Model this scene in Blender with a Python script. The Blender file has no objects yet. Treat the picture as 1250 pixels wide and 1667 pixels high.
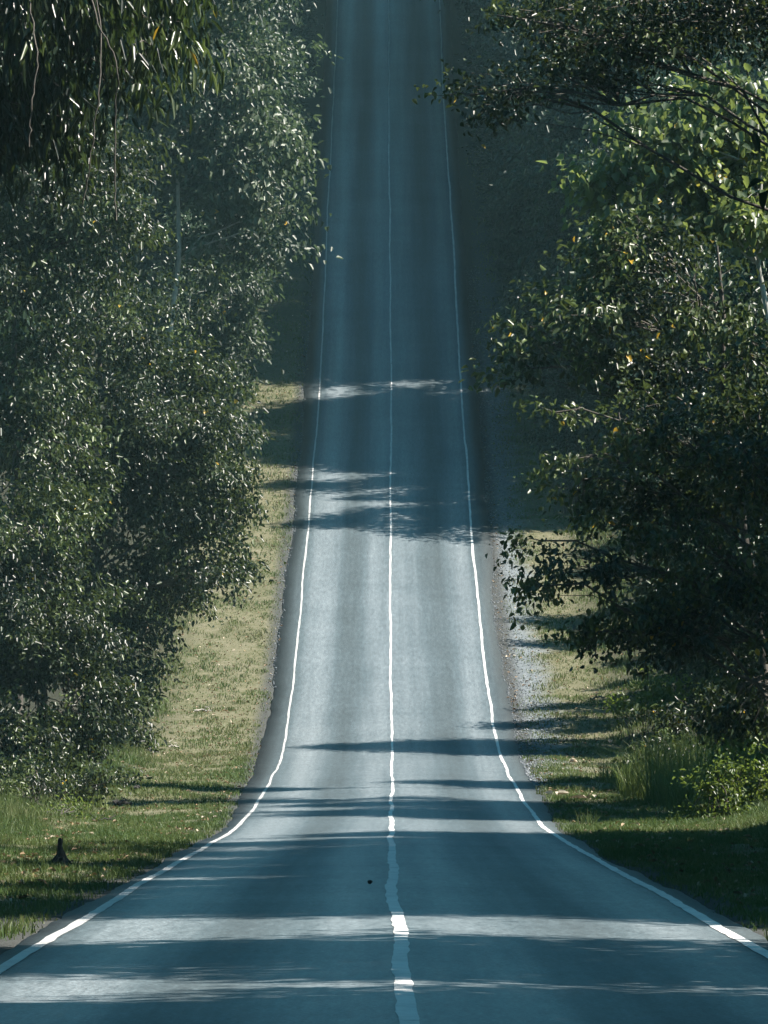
import bpy, math
import numpy as np
from mathutils import Vector

S = bpy.context.scene
COL = S.collection
rad = math.radians

# ---------------------------------------------------------------- camera
F = 10000.0            # focal length in photograph pixels (1250 px wide)
PITCH = 0.035          # camera looks slightly down
CAMH = 1.75
cam_d = bpy.data.cameras.new("camera")
cam_d.sensor_fit = 'HORIZONTAL'
cam_d.sensor_width = 36.0
cam_d.lens = 36.0 * F / 1250.0
cam_d.clip_start = 0.5
cam_d.clip_end = 3000.0
cam = bpy.data.objects.new("camera", cam_d)
cam.location = (0, 0, CAMH)
cam.rotation_euler = (math.pi / 2 - PITCH, 0, 0)
COL.objects.link(cam)
S.camera = cam

# ---------------------------------------------------------------- light
SUN_EL, SUN_AZ = 50.0, 94.0       # azimuth from +Y (road direction) towards +X
w = bpy.data.worlds.new("World")
S.world = w
w.use_nodes = True
nt = w.node_tree
bg = nt.nodes["Background"]
sky = nt.nodes.new("ShaderNodeTexSky")
sky.sky_type = 'NISHITA'
sky.sun_disc = False
sky.sun_elevation = rad(SUN_EL)
sky.sun_rotation = rad(SUN_AZ)
sky.air_density = 1.3
sky.dust_density = 0.6
sky.ozone_density = 3.0
tint = nt.nodes.new("ShaderNodeMix")          # cool, slightly green daylight
tint.data_type = 'RGBA'
tint.blend_type = 'MULTIPLY'
tint.inputs[0].default_value = 1.0
tint.inputs[7].default_value = (0.33, 0.81, 0.79, 1)
nt.links.new(sky.outputs[0], tint.inputs[6])
nt.links.new(tint.outputs[2], bg.inputs[0])
bg.inputs[1].default_value = 0.05

sd = bpy.data.lights.new("sun", 'SUN')
sd.energy = 5.0
sd.angle = rad(0.53)
sd.color = (1.0, 0.92, 0.83)
sun = bpy.data.objects.new("sun", sd)
SV = Vector((math.cos(rad(SUN_EL)) * math.sin(rad(SUN_AZ)), math.cos(rad(SUN_EL)) * math.cos(rad(SUN_AZ)), math.sin(rad(SUN_EL))))
sun.rotation_euler = SV.to_track_quat('Z', 'Y').to_euler()
sun.location = (60, 150, 120)
COL.objects.link(sun)

S.view_settings.view_transform = 'Standard'
S.view_settings.look = 'None'
S.view_settings.exposure = 1.65
S.view_settings.gamma = 1.0
S.cycles.max_bounces = 6
S.cycles.diffuse_bounces = 2
S.cycles.glossy_bounces = 2
S.cycles.transmission_bounces = 4
S.cycles.volume_bounces = 0
S.cycles.use_denoising = True

rng = np.random.default_rng(11)

# ---------------------------------------------------------------- helpers
def at(px, py, d):
    X = (px - 625.0) / F * d
    Y = (833.5 - py) / F * d
    return np.array([X, d * math.cos(PITCH) + Y * math.sin(PITCH), CAMH + Y * math.cos(PITCH) - d * math.sin(PITCH)])

def unit(v):
    return v / np.maximum(np.linalg.norm(v, axis=-1, keepdims=True), 1e-9)

def mesh_obj(name, V, faces, mat, parent=None, attr=None, smooth=False, uv=None):
    """faces: list of (n,k) int arrays."""
    V = np.asarray(V, dtype=np.float32)
    me = bpy.data.meshes.new(name)
    me.vertices.add(len(V))
    me.vertices.foreach_set("co", V.ravel())
    faces = [np.asarray(f, dtype=np.int32) for f in faces if len(f)]
    nl = sum(f.size for f in faces)
    npoly = sum(len(f) for f in faces)
    me.loops.add(nl)
    me.polygons.add(npoly)
    li = np.concatenate([f.ravel() for f in faces])
    tot = np.concatenate([np.full(len(f), f.shape[1], dtype=np.int32) for f in faces])
    st = np.concatenate([[0], np.cumsum(tot)[:-1]]).astype(np.int32)
    me.loops.foreach_set("vertex_index", li)
    me.polygons.foreach_set("loop_start", st)
    if smooth:
        me.polygons.foreach_set("use_smooth", np.ones(npoly, dtype=bool))
    if attr is not None:
        a = me.attributes.new("tint", 'FLOAT', 'POINT')
        a.data.foreach_set("value", np.asarray(attr, dtype=np.float32))
    if uv is not None:
        u = me.uv_layers.new(name="across")
        u.data.foreach_set("uv", np.asarray(uv, dtype=np.float32)[li].ravel())
    me.update(calc_edges=True)
    me.validate()
    me.materials.append(mat)
    o = bpy.data.objects.new(name, me)
    COL.objects.link(o)
    if parent:
        o.parent = parent
    return o

def thing(name, label, cat, loc, group=None):
    o = bpy.data.objects.new(name, None)
    o.empty_display_size = 0.3
    o.location = loc
    o["label"] = label
    o["category"] = cat
    if group:
        o["group"] = group
    COL.objects.link(o)
    return o

def tag(o, label, cat, group=None):
    o["label"] = label
    o["category"] = cat
    if group:
        o["group"] = group
    return o

def structure(o):
    o["kind"] = "structure"
    return o

class Tubes:
    def __init__(self):
        self.V, self.Fq, self.n = [], [], 0
    def add(self, pts, r, sides=6):
        pts = np.asarray(pts, float)
        r = np.asarray(r, float)
        k = len(pts)
        t = unit(np.gradient(pts, axis=0))
        ref = np.array([0.31, 0.17, 0.93]) if abs(t[0][2]) < 0.8 else np.array([1.0, 0.2, 0.1])
        u = unit(np.cross(t, ref))
        v = np.cross(t, u)
        a = np.linspace(0, 2 * np.pi, sides, endpoint=False)
        ring = pts[:, None] + r[:, None, None] * (np.cos(a)[None, :, None] * u[:, None] + np.sin(a)[None, :, None] * v[:, None])
        self.V.append(ring.reshape(-1, 3))
        i = np.arange(k - 1)[:, None] * sides
        j = np.arange(sides)[None]
        q = np.stack([i + j, i + (j + 1) % sides, i + sides + (j + 1) % sides, i + sides + j], -1).reshape(-1, 4) + self.n
        self.Fq.append(q)
        self.n += k * sides
    def build(self, name, mat, parent=None, origin=None):
        V = np.concatenate(self.V)
        if origin is not None:
            V = V - origin
        return mesh_obj(name, V, [np.concatenate(self.Fq)], mat, parent, smooth=True)

def curve_pts(a, b, sag, n, wob, r):
    """points from a to b, arched by sag and wobbling."""
    t = np.linspace(0, 1, n)[:, None]
    p = a + (b - a) * t
    p = p + np.array([0, 0, 1.0]) * (sag * 4 * t * (1 - t))
    wv = r.normal(0, 1, (n, 3)) * wob
    wv[0] = 0
    wv[-1] = 0
    return p + wv

# smooth value noise -----------------------------------------------------
_tab = np.random.default_rng(5).random((64, 64))
def vnoise(x, y):
    xi, yi = np.floor(x).astype(int), np.floor(y).astype(int)
    fx, fy = x - xi, y - yi
    fx, fy = fx * fx * (3 - 2 * fx), fy * fy * (3 - 2 * fy)
    g = lambda i, j: _tab[i % 64, j % 64]
    return (g(xi, yi) * (1 - fx) + g(xi + 1, yi) * fx) * (1 - fy) + (g(xi, yi + 1) * (1 - fx) + g(xi + 1, yi + 1) * fx) * fy

# ---------------------------------------------------------------- road profile
W = 6.5                       # metres between the two edge lines
TAB = [(1569, 1308, 654), (1535, 1189, 645), (1508, 1085, 643), (1468, 945, 640), (1434, 832, 636), (1409, 734, 636),
       (1381, 629, 634), (1355, 540, 634), (1346, 510, 635), (1330, 477, 636), (1308, 441, 637), (1283, 410, 637),
       (1255, 380, 637), (1233, 361, 637.5), (1206, 346, 637.5), (1179, 335, 636.5), (1145, 324.5, 636), (1104, 313, 634.5),
       (1000, 292, 633.5), (862, 266.5, 634), (770, 252, 635.5), (660, 235, 635.5), (526, 219, 635.5), (408, 208, 634.5),
       (252, 190, 633), (151, 179, 632.5), (0, 165.5, 632.5)]
P = np.array([at(m, y, F * W / wd) for y, wd, m in TAB])
sl0 = (P[3, 2] - P[0, 2]) / (P[3, 1] - P[0, 1])
sl1 = (P[-1, 2] - P[-5, 2]) / (P[-1, 1] - P[-5, 1])
pre = [[0.05, -160, P[0, 2] + sl0 * (-160 - P[0, 1])], [0.08, 0, P[0, 2] + sl0 * (-P[0, 1])], [0.1, 25, P[0, 2] + sl0 * (25 - P[0, 1])]]
y1 = P[-1, 1]
post = [[0.3, y1 + 40, P[-1, 2] + sl1 * 40], [0.3, y1 + 70, P[-1, 2] + sl1 * 66], [0.3, y1 + 110, P[-1, 2] + sl1 * 85],
        [0.3, y1 + 160, P[-1, 2] + sl1 * 92], [0.3, y1 + 400, P[-1, 2] + sl1 * 96]]
P = np.array(pre + P.tolist() + post)
YY = np.arange(-160, 760, 0.5)
def smooth(v, s):
    k = np.arange(-int(4 * s), int(4 * s) + 1)
    g = np.exp(-0.5 * (k / s) ** 2)
    g /= g.sum()
    pad = len(k) // 2
    lo = v[0] + (v[1] - v[0]) * np.arange(-pad, 0)
    hi = v[-1] + (v[-1] - v[-2]) * np.arange(1, pad + 1)
    return np.convolve(np.concatenate([lo, v, hi]), g, 'valid')
ZZ = smooth(np.interp(YY, P[:, 1], P[:, 2]), 7.0)
CC = smooth(np.interp(YY, P[:, 1], P[:, 0]), 24.0)
road_z = lambda y: np.interp(y, YY, ZZ)
road_c = lambda y: np.interp(y, YY, CC)

def sstep(y, a, b):
    t = np.clip((y - a) / (b - a), 0, 1)
    return t * t * (3 - 2 * t)
def edge_l(y):
    return 3.28 + 0.42 * sstep(y, 105, 190) + 0.24 * vnoise(y * 0.09, y * 0 + 3.3) + 0.09 * vnoise(y * 0.43, y * 0 + 7.1) + 0.07 * vnoise(y * 1.37, y * 0 + 9.4)
def edge_r(y):
    return 3.30 + 0.40 * sstep(y, 105, 190) + 0.26 * vnoise(y * 0.08, y * 0 + 13.3) + 0.09 * vnoise(y * 0.37, y * 0 + 27.1) + 0.07 * vnoise(y * 1.21, y * 0 + 31.7)

def ground_z(x, y):
    x = np.asarray(x, float)
    y = np.asarray(y, float)
    l = x - road_c(y)
    a = np.abs(l)
    z = road_z(y) - 0.022 * np.minimum(a, 4.0)
    t = np.clip((a - 3.9) / 3.0, 0, 1)
    e = np.where(l < 0, edge_l(y), edge_r(y))
    z = z - 0.09 * np.clip((e + 0.02 - a) / 0.25, 0, 1) - 0.012
    z = z + t * (0.22 * (vnoise(x * 0.35 + 40, y * 0.22) - 0.5) + 0.10 * (vnoise(x * 1.1, y * 0.8 + 9) - 0.5))
    o = np.clip(a - 7.0, 0, None)
    z = z + np.where(o > 0, 0.14 * o + 0.0 * o, 0) * np.clip(1.0 - o / 260, 0.3, 1)
    z = z + np.clip(o / 6, 0, 1) * 0.9 * (vnoise(x * 0.12 + 5, y * 0.10 + 2) - 0.5)
    return z
gz = lambda x, y: float(ground_z(np.array([x]), np.array([y]))[0])

# ---------------------------------------------------------------- materials
def mat(name):
    m = bpy.data.materials.new(name)
    m.use_nodes = True
    n = m.node_tree.nodes
    return m, n, m.node_tree.links, n["Principled BSDF"]

def nd(n, kind, **kw):
    o = n.new(kind)
    for k, v in kw.items():
        if hasattr(o, k):
            setattr(o, k, v)
        else:
            o.inputs[k].default_value = v
    return o

def ramp(n, stops):
    r = n.new("ShaderNodeValToRGB")
    e = r.color_ramp.elements
    while len(e) < len(stops):
        e.new(0.5)
    for el, (p, c) in zip(e, stops):
        el.position = p
        el.color = (c[0], c[1], c[2], 1) if not isinstance(c, (int, float)) else (c, c, c, 1)
    return r

def leaf_mat(name, stops, rough=0.38, trans=0.30, tcol=(0.20, 0.30, 0.04), spec=0.5):
    m, n, l, b = mat(name)
    a = nd(n, "ShaderNodeAttribute", attribute_name="tint")
    r = ramp(n, stops)
    l.new(a.outputs["Fac"], r.inputs[0])
    l.new(r.outputs[0], b.inputs["Base Color"])
    b.inputs["Roughness"].default_value = rough
    b.inputs["Specular IOR Level"].default_value = spec
    tr = n.new("ShaderNodeBsdfTranslucent")
    mx = nd(n, "ShaderNodeMix", data_type='RGBA', blend_type='MIX')
    mx.inputs[0].default_value = 0.55
    l.new(r.outputs[0], mx.inputs[6])
    mx.inputs[7].default_value = (*tcol, 1)
    l.new(mx.outputs[2], tr.inputs["Color"])
    ms = n.new("ShaderNodeMixShader")
    ms.inputs[0].default_value = trans
    l.new(b.outputs[0], ms.inputs[1])
    l.new(tr.outputs[0], ms.inputs[2])
    l.new(ms.outputs[0], n["Material Output"].inputs[0])
    return m

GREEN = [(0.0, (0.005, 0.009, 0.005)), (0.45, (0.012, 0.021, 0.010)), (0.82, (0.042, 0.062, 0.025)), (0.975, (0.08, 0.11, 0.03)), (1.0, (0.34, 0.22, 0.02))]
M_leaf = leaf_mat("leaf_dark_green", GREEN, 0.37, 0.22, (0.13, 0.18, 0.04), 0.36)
M_leaf_pale = leaf_mat("leaf_grey_green", [(0, (0.010, 0.018, 0.011)), (0.5, (0.027, 0.041, 0.025)), (0.97, (0.075, 0.098, 0.056)), (1, (0.42, 0.26, 0.03))], 0.46, 0.30, (0.10, 0.16, 0.05))
M_leaf_big = leaf_mat("leaf_broad_backlit", [(0, (0.035, 0.058, 0.03)), (0.5, (0.065, 0.098, 0.04)), (0.9, (0.11, 0.15, 0.045)), (0.97, (0.16, 0.18, 0.03)), (1, (0.38, 0.26, 0.02))], 0.40, 0.42, (0.27, 0.34, 0.07))
M_leaf_droop = leaf_mat("leaf_narrow_glossy", GREEN, 0.32, 0.25, (0.10, 0.16, 0.03))
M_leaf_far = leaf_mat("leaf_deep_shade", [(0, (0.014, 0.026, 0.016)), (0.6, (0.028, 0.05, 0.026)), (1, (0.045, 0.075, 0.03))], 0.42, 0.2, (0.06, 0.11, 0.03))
M_leaf_bush = leaf_mat("leaf_verge_bush", [(0, (0.03, 0.055, 0.018)), (0.5, (0.06, 0.10, 0.025)), (1, (0.12, 0.16, 0.03))], 0.4, 0.4, (0.22, 0.30, 0.04))
M_grass = leaf_mat("grass_blade", [(0, (0.036, 0.075, 0.018)), (0.4, (0.070, 0.105, 0.028)), (0.75, (0.118, 0.126, 0.056)), (1, (0.21, 0.19, 0.12))], 0.55, 0.30, (0.16, 0.21, 0.06), 0.3)
M_reed = leaf_mat("tall_grass_blade", [(0, (0.05, 0.09, 0.025)), (0.6, (0.10, 0.14, 0.04)), (1, (0.17, 0.19, 0.07))], 0.45, 0.35, (0.2, 0.27, 0.06), 0.4)
M_litter = leaf_mat("dry_leaf", [(0, (0.10, 0.06, 0.03)), (0.6, (0.22, 0.15, 0.08)), (1, (0.45, 0.40, 0.32))], 0.6, 0.1, (0.2, 0.1, 0.03), 0.3)

def bark(name, c0, c1):
    m, n, l, b = mat(name)
    tc = n.new("ShaderNodeTexCoord")
    mp = n.new("ShaderNodeMapping")
    mp.inputs["Scale"].default_value = (6, 6, 1.6)
    l.new(tc.outputs["Object"], mp.inputs[0])
    no = nd(n, "ShaderNodeTexNoise", Scale=2.2, Detail=6.0, Roughness=0.65)
    l.new(mp.outputs[0], no.inputs["Vector"])
    r = ramp(n, [(0.3, c0), (0.7, c1)])
    l.new(no.outputs[0], r.inputs[0])
    l.new(r.outputs[0], b.inputs["Base Color"])
    bp = nd(n, "ShaderNodeBump", Strength=0.6, Distance=0.05)
    l.new(no.outputs[0], bp.inputs["Height"])
    l.new(bp.outputs[0], b.inputs["Normal"])
    b.inputs["Roughness"].default_value = 0.85
    return m
M_bark = bark("bark_dark", (0.03, 0.026, 0.02), (0.10, 0.09, 0.075))
M_bark_pale = bark("bark_pale", (0.16, 0.16, 0.14), (0.36, 0.36, 0.32))
M_char = bark("bark_charred", (0.006, 0.006, 0.006), (0.03, 0.026, 0.022))
M_wood = bark("weathered_wood", (0.05, 0.042, 0.033), (0.17, 0.15, 0.12))
M_drywood = bark("bleached_wood", (0.25, 0.23, 0.20), (0.5, 0.47, 0.42))

# asphalt: u across in metres, v along in metres
def asphalt():
    m, n, l, b = mat("asphalt")
    uv = nd(n, "ShaderNodeUVMap", uv_map="across")
    sp = n.new("ShaderNodeSeparateXYZ")
    l.new(uv.outputs[0], sp.inputs[0])
    # wheel tracks across the road, drifting slightly along it
    dn = n.new("ShaderNodeMapping")
    dn.inputs["Scale"].default_value = (0.0, 0.02, 0)
    l.new(uv.outputs[0], dn.inputs[0])
    dr = nd(n, "ShaderNodeTexNoise", Scale=1.0, Detail=2.0)
    l.new(dn.outputs[0], dr.inputs["Vector"])
    add = nd(n, "ShaderNodeMath", operation='MULTIPLY_ADD')
    l.new(dr.outputs[0], add.inputs[0])
    add.inputs[1].default_value = 0.5
    l.new(sp.outputs[0], add.inputs[2])
    mr = nd(n, "ShaderNodeMapRange")
    mr.inputs[1].default_value = -3.75
    mr.inputs[2].default_value = 4.25
    l.new(add.outputs[0], mr.inputs[0])
    g = lambda mtr: (mtr + 4.0) / 8.0
    tr = ramp(n, [(g(-3.6), 0.05), (g(-3.1), 0.3), (g(-2.45), 1.0), (g(-1.75), 0.15), (g(-1.2), 0.12), (g(-0.55), 0.8), (g(-0.05), 0.45),
                  (g(0.5), 0.62), (g(1.0), 0.5), (g(1.6), 0.12), (g(2.1), 0.2), (g(2.75), 0.8), (g(3.2), 0.35), (g(3.7), 0.05)])
    tr.color_ramp.interpolation = 'B_SPLINE'
    l.new(mr.outputs[0], tr.inputs[0])
    # long soft streaks
    sm = n.new("ShaderNodeMapping")
    sm.inputs["Scale"].default_value = (2.2, 0.035, 1)
    l.new(uv.outputs[0], sm.inputs[0])
    sn = nd(n, "ShaderNodeTexNoise", Scale=1.0, Detail=4.0, Roughness=0.6)
    l.new(sm.outputs[0], sn.inputs["Vector"])
    # patches
    pn = nd(n, "ShaderNodeTexNoise", Scale=0.22, Detail=5.0, Roughness=0.6)
    l.new(uv.outputs[0], pn.inputs["Vector"])
    # aggregate
    ag = nd(n, "ShaderNodeTexNoise", Scale=24.0, Detail=3.0, Roughness=0.8)
    l.new(uv.outputs[0], ag.inputs["Vector"])
    def comb(a, b_, wa, wb):
        q = nd(n, "ShaderNodeMath", operation='MULTIPLY')
        l.new(a, q.inputs[0]); q.inputs[1].default_value = wa
        r = nd(n, "ShaderNodeMath", operation='MULTIPLY_ADD')
        l.new(b_, r.inputs[0]); r.inputs[1].default_value = wb
        l.new(q.outputs[0], r.inputs[2])
        return r.outputs[0]
    s1 = comb(tr.outputs[0], sn.outputs[0], 0.6, 0.35)
    s2 = comb(s1, pn.outputs[0], 1.0, 0.2)
    cr = ramp(n, [(0.22, (0.022, 0.034, 0.038)), (0.5, (0.066, 0.094, 0.109)), (0.82, (0.178, 0.222, 0.250))])  # track tones mix polished aggregate with sky sheen painted into the colour
    l.new(s2, cr.inputs[0])
    ar = ramp(n, [(0.30, 0.35), (0.5, 0.95), (0.66, 2.1)])
    ar.color_ramp.elements[2].color = (1.0, 1.0, 1.0, 1)
    ar.color_ramp.elements[1].color = (0.52, 0.52, 0.52, 1)
    ar.color_ramp.elements[0].color = (0.18, 0.18, 0.18, 1)
    l.new(ag.outputs[0], ar.inputs[0])
    sc = nd(n, "ShaderNodeMix", data_type='RGBA', blend_type='MULTIPLY')
    sc.inputs[0].default_value = 1.0
    l.new(cr.outputs[0], sc.inputs[6])
    l.new(ar.outputs[0], sc.inputs[7])
    mm = n.new("ShaderNodeMapping")
    mm.inputs["Scale"].default_value = (9.0, 1.1, 1)
    l.new(uv.outputs[0], mm.inputs[0])
    mn = nd(n, "ShaderNodeTexNoise", Scale=1.0, Detail=6.0, Roughness=0.8)
    l.new(mm.outputs[0], mn.inputs["Vector"])
    mr2 = ramp(n, [(0.28, 0.36), (0.5, 0.66), (0.72, 1.0)])
    l.new(mn.outputs[0], mr2.inputs[0])
    sc1 = nd(n, "ShaderNodeMix", data_type='RGBA', blend_type='MULTIPLY')
    sc1.inputs[0].default_value = 1.0
    l.new(sc.outputs[2], sc1.inputs[6]); l.new(mr2.outputs[0], sc1.inputs[7])
    au = nd(n, "ShaderNodeMath", operation='ABSOLUTE')
    l.new(sp.outputs[0], au.inputs[0])
    wo = nd(n, "ShaderNodeMath", operation='MULTIPLY_ADD')
    l.new(pn.outputs[0], wo.inputs[0]); wo.inputs[1].default_value = 0.9; l.new(au.outputs[0], wo.inputs[2])
    sh = nd(n, "ShaderNodeMapRange")
    l.new(wo.outputs[0], sh.inputs[0])
    sh.inputs[1].default_value = 3.7; sh.inputs[2].default_value = 4.4; sh.inputs[3].default_value = 1.0; sh.inputs[4].default_value = 0.45
    sc2 = nd(n, "ShaderNodeMix", data_type='RGBA', blend_type='MULTIPLY')
    sc2.inputs[0].default_value = 1.0
    l.new(sc1.outputs[2], sc2.inputs[6]); l.new(sh.outputs[0], sc2.inputs[7])
    sc = sc2
    br = nd(n, "ShaderNodeMix", data_type='RGBA', blend_type='MULTIPLY')
    br.inputs[0].default_value = 1.0
    l.new(sc.outputs[2], br.inputs[6])
    br.inputs[7].default_value = (3.0, 2.75, 2.6, 1)
    l.new(br.outputs[2], b.inputs["Base Color"])
    rr = ramp(n, [(0.15, 0.66), (0.85, 0.32)])
    l.new(s2, rr.inputs[0])
    l.new(rr.outputs[0], b.inputs["Roughness"])
    bp = nd(n, "ShaderNodeBump", Strength=0.55, Distance=0.012)
    l.new(ag.outputs[0], bp.inputs["Height"])
    l.new(bp.outputs[0], b.inputs["Normal"])
    return m
M_road = asphalt()

def paint(name, k):
    m, n, l, b = mat(name)
    uv = nd(n, "ShaderNodeUVMap", uv_map="across")
    a = nd(n, "ShaderNodeTexNoise", Scale=9.0, Detail=5.0, Roughness=0.7)
    l.new(uv.outputs[0], a.inputs["Vector"])
    mp = n.new("ShaderNodeMapping")
    mp.inputs["Scale"].default_value = (0.6, 0.5, 1)
    l.new(uv.outputs[0], mp.inputs[0])
    c = nd(n, "ShaderNodeTexNoise", Scale=1.0, Detail=4.0, Roughness=0.7)
    l.new(mp.outputs[0], c.inputs["Vector"])
    ad = nd(n, "ShaderNodeMath", operation='ADD')
    l.new(a.outputs[0], ad.inputs[0])
    l.new(c.outputs[0], ad.inputs[1])
    r = ramp(n, [(0.33, (0.16, 0.18, 0.19)), (0.42, (0.52 * k, 0.53 * k, 0.52 * k)), (0.58, (0.72 * k, 0.72 * k, 0.70 * k))])
    hv = nd(n, "ShaderNodeMath", operation='MULTIPLY')
    hv.inputs[1].default_value = 0.5
    l.new(ad.outputs[0], hv.inputs[0])
    l.new(hv.outputs[0], r.inputs[0])
    l.new(r.outputs[0], b.inputs["Base Color"])
    b.inputs["Roughness"].default_value = 0.55
    return m
M_paint = paint("road_paint", 0.95)
M_paint_worn = paint("worn_road_paint", 0.66)

def ground_mat():
    m, n, l, b = mat("verge_ground")
    uv = nd(n, "ShaderNodeUVMap", uv_map="across")      # u = distance across from the road centre
    sp = n.new("ShaderNodeSeparateXYZ")
    l.new(uv.outputs[0], sp.inputs[0])
    ab = nd(n, "ShaderNodeMath", operation='ABSOLUTE')
    l.new(sp.outputs[0], ab.inputs[0])
    n1 = nd(n, "ShaderNodeTexNoise", Scale=0.5, Detail=6.0, Roughness=0.65)
    n2 = nd(n, "ShaderNodeTexNoise", Scale=5.0, Detail=6.0, Roughness=0.75)
    n3 = nd(n, "ShaderNodeTexNoise", Scale=6.0, Detail=3.0, Roughness=0.7)
    for q in (n1, n2, n3):
        l.new(uv.outputs[0], q.inputs["Vector"])
    mixn = nd(n, "ShaderNodeMath", operation='MULTIPLY_ADD')
    l.new(n2.outputs[0], mixn.inputs[0]); mixn.inputs[1].default_value = 0.6
    hl = nd(n, "ShaderNodeMath", operation='MULTIPLY')
    l.new(n1.outputs[0], hl.inputs[0]); hl.inputs[1].default_value = 0.45
    l.new(hl.outputs[0], mixn.inputs[2])
    gr = ramp(n, [(0.30, (0.04, 0.052, 0.024)), (0.45, (0.085, 0.088, 0.046)), (0.58, (0.135, 0.128, 0.082)), (0.72, (0.19, 0.175, 0.13))])
    l.new(mixn.outputs[0], gr.inputs[0])
    # gravel shoulder
    gv = ramp(n, [(0.3, (0.07, 0.09, 0.105)), (0.5, (0.13, 0.155, 0.175)), (0.7, (0.24, 0.26, 0.28))])
    l.new(n3.outputs[0], gv.inputs[0])
    # gravel mask: close to pavement edge, more on the right
    edge = nd(n, "ShaderNodeMath", operation='MULTIPLY_ADD')      # wobble the distance
    l.new(n1.outputs[0], edge.inputs[0]); edge.inputs[1].default_value = -2.4
    l.new(sp.outputs[0], edge.inputs[2])
    gm = nd(n, "ShaderNodeMapRange")
    l.new(edge.outputs[0], gm.inputs[0])
    gm.inputs[1].default_value = 4.5; gm.inputs[2].default_value = 3.6; gm.inputs[3].default_value = 0.0; gm.inputs[4].default_value = 0.85
    pos = nd(n, "ShaderNodeMath", operation='GREATER_THAN')
    l.new(sp.outputs[0], pos.inputs[0]); pos.inputs[1].default_value = 0.0
    gm2 = nd(n, "ShaderNodeMath", operation='MULTIPLY')
    l.new(gm.outputs[0], gm2.inputs[0]); l.new(pos.outputs[0], gm2.inputs[1])
    # along-road extent of the gravel on that side
    along = nd(n, "ShaderNodeMapRange")
    l.new(sp.outputs[1], along.inputs[0])
    along.inputs[1].default_value = 160; along.inputs[2].default_value = 190
    gm3 = nd(n, "ShaderNodeMath", operation='MULTIPLY')
    l.new(gm2.outputs[0], gm3.inputs[0]); l.new(along.outputs[0], gm3.inputs[1])
    x1 = nd(n, "ShaderNodeMix", data_type='RGBA')
    l.new(gm3.outputs[0], x1.inputs[0]); l.new(gr.outputs[0], x1.inputs[6]); l.new(gv.outputs[0], x1.inputs[7])
    # dark gritty line along the pavement edges
    ed = ramp(n, [(0.44, 1.0), (0.478, 0.0)])
    dm = nd(n, "ShaderNodeMath", operation='MULTIPLY_ADD')
    l.new(n2.outputs[0], dm.inputs[0]); dm.inputs[1].default_value = 0.06; 
    d10 = nd(n, "ShaderNodeMath", operation='MULTIPLY')
    l.new(ab.outputs[0], d10.inputs[0]); d10.inputs[1].default_value = 0.1
    l.new(d10.outputs[0], dm.inputs[2])
    l.new(dm.outputs[0], ed.inputs[0])
    x2 = nd(n, "ShaderNodeMix", data_type='RGBA')
    l.new(ed.outputs[0], x2.inputs[0]); l.new(x1.outputs[2], x2.inputs[6]); x2.inputs[7].default_value = (0.055, 0.058, 0.055, 1)
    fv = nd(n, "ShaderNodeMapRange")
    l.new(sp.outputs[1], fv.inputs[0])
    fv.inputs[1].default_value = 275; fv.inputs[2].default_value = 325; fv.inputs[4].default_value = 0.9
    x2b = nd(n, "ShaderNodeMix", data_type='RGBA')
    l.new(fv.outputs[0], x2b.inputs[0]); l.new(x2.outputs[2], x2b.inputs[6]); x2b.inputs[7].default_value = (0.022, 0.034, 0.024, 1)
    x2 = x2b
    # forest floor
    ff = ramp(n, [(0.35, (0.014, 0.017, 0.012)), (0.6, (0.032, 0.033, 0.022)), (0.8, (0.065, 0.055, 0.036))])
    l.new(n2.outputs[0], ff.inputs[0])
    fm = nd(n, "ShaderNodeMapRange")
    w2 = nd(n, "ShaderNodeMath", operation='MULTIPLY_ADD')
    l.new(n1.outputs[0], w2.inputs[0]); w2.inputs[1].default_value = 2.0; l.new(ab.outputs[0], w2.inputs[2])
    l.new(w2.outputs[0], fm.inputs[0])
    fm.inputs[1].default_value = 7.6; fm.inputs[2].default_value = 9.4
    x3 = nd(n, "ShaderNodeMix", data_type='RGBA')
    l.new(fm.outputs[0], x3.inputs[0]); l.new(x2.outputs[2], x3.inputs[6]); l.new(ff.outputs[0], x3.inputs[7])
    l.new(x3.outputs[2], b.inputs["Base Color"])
    b.inputs["Roughness"].default_value = 0.95
    b.inputs["Specular IOR Level"].default_value = 0.15
    bp = nd(n, "ShaderNodeBump", Strength=0.8, Distance=0.08)
    l.new(n2.outputs[0], bp.inputs["Height"])
    l.new(bp.outputs[0], b.inputs["Normal"])
    return m
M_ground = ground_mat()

# ---------------------------------------------------------------- ground and road
xs = np.concatenate([np.arange(0, 3, 0.5), np.arange(3, 4.8, 0.12), np.arange(4.8, 12, 0.4), np.arange(12, 30, 1.5), np.geomspace(30, 250, 22)])
xs = np.concatenate([-xs[:0:-1], xs])
ys = np.concatenate([np.arange(-100, 30, 5.0), np.arange(30, 300, 0.8), np.arange(300, 460, 1.5), np.arange(460, 701, 8.0)])
GX, GY = np.meshgrid(xs, ys)
GXw = GX + road_c(GY)
GZ = ground_z(GXw, GY)
V = np.stack([GXw, GY, GZ], -1).reshape(-1, 3)
nx, ny = len(xs), len(ys)
i = (np.arange(ny - 1)[:, None] * nx + np.arange(nx - 1)[None]).ravel()
Q = np.stack([i, i + 1, i + nx + 1, i + nx], -1)
structure(mesh_obj("ground", V, [Q], M_ground, smooth=True, uv=np.stack([GX.ravel(), GY.ravel()], -1)))

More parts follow.
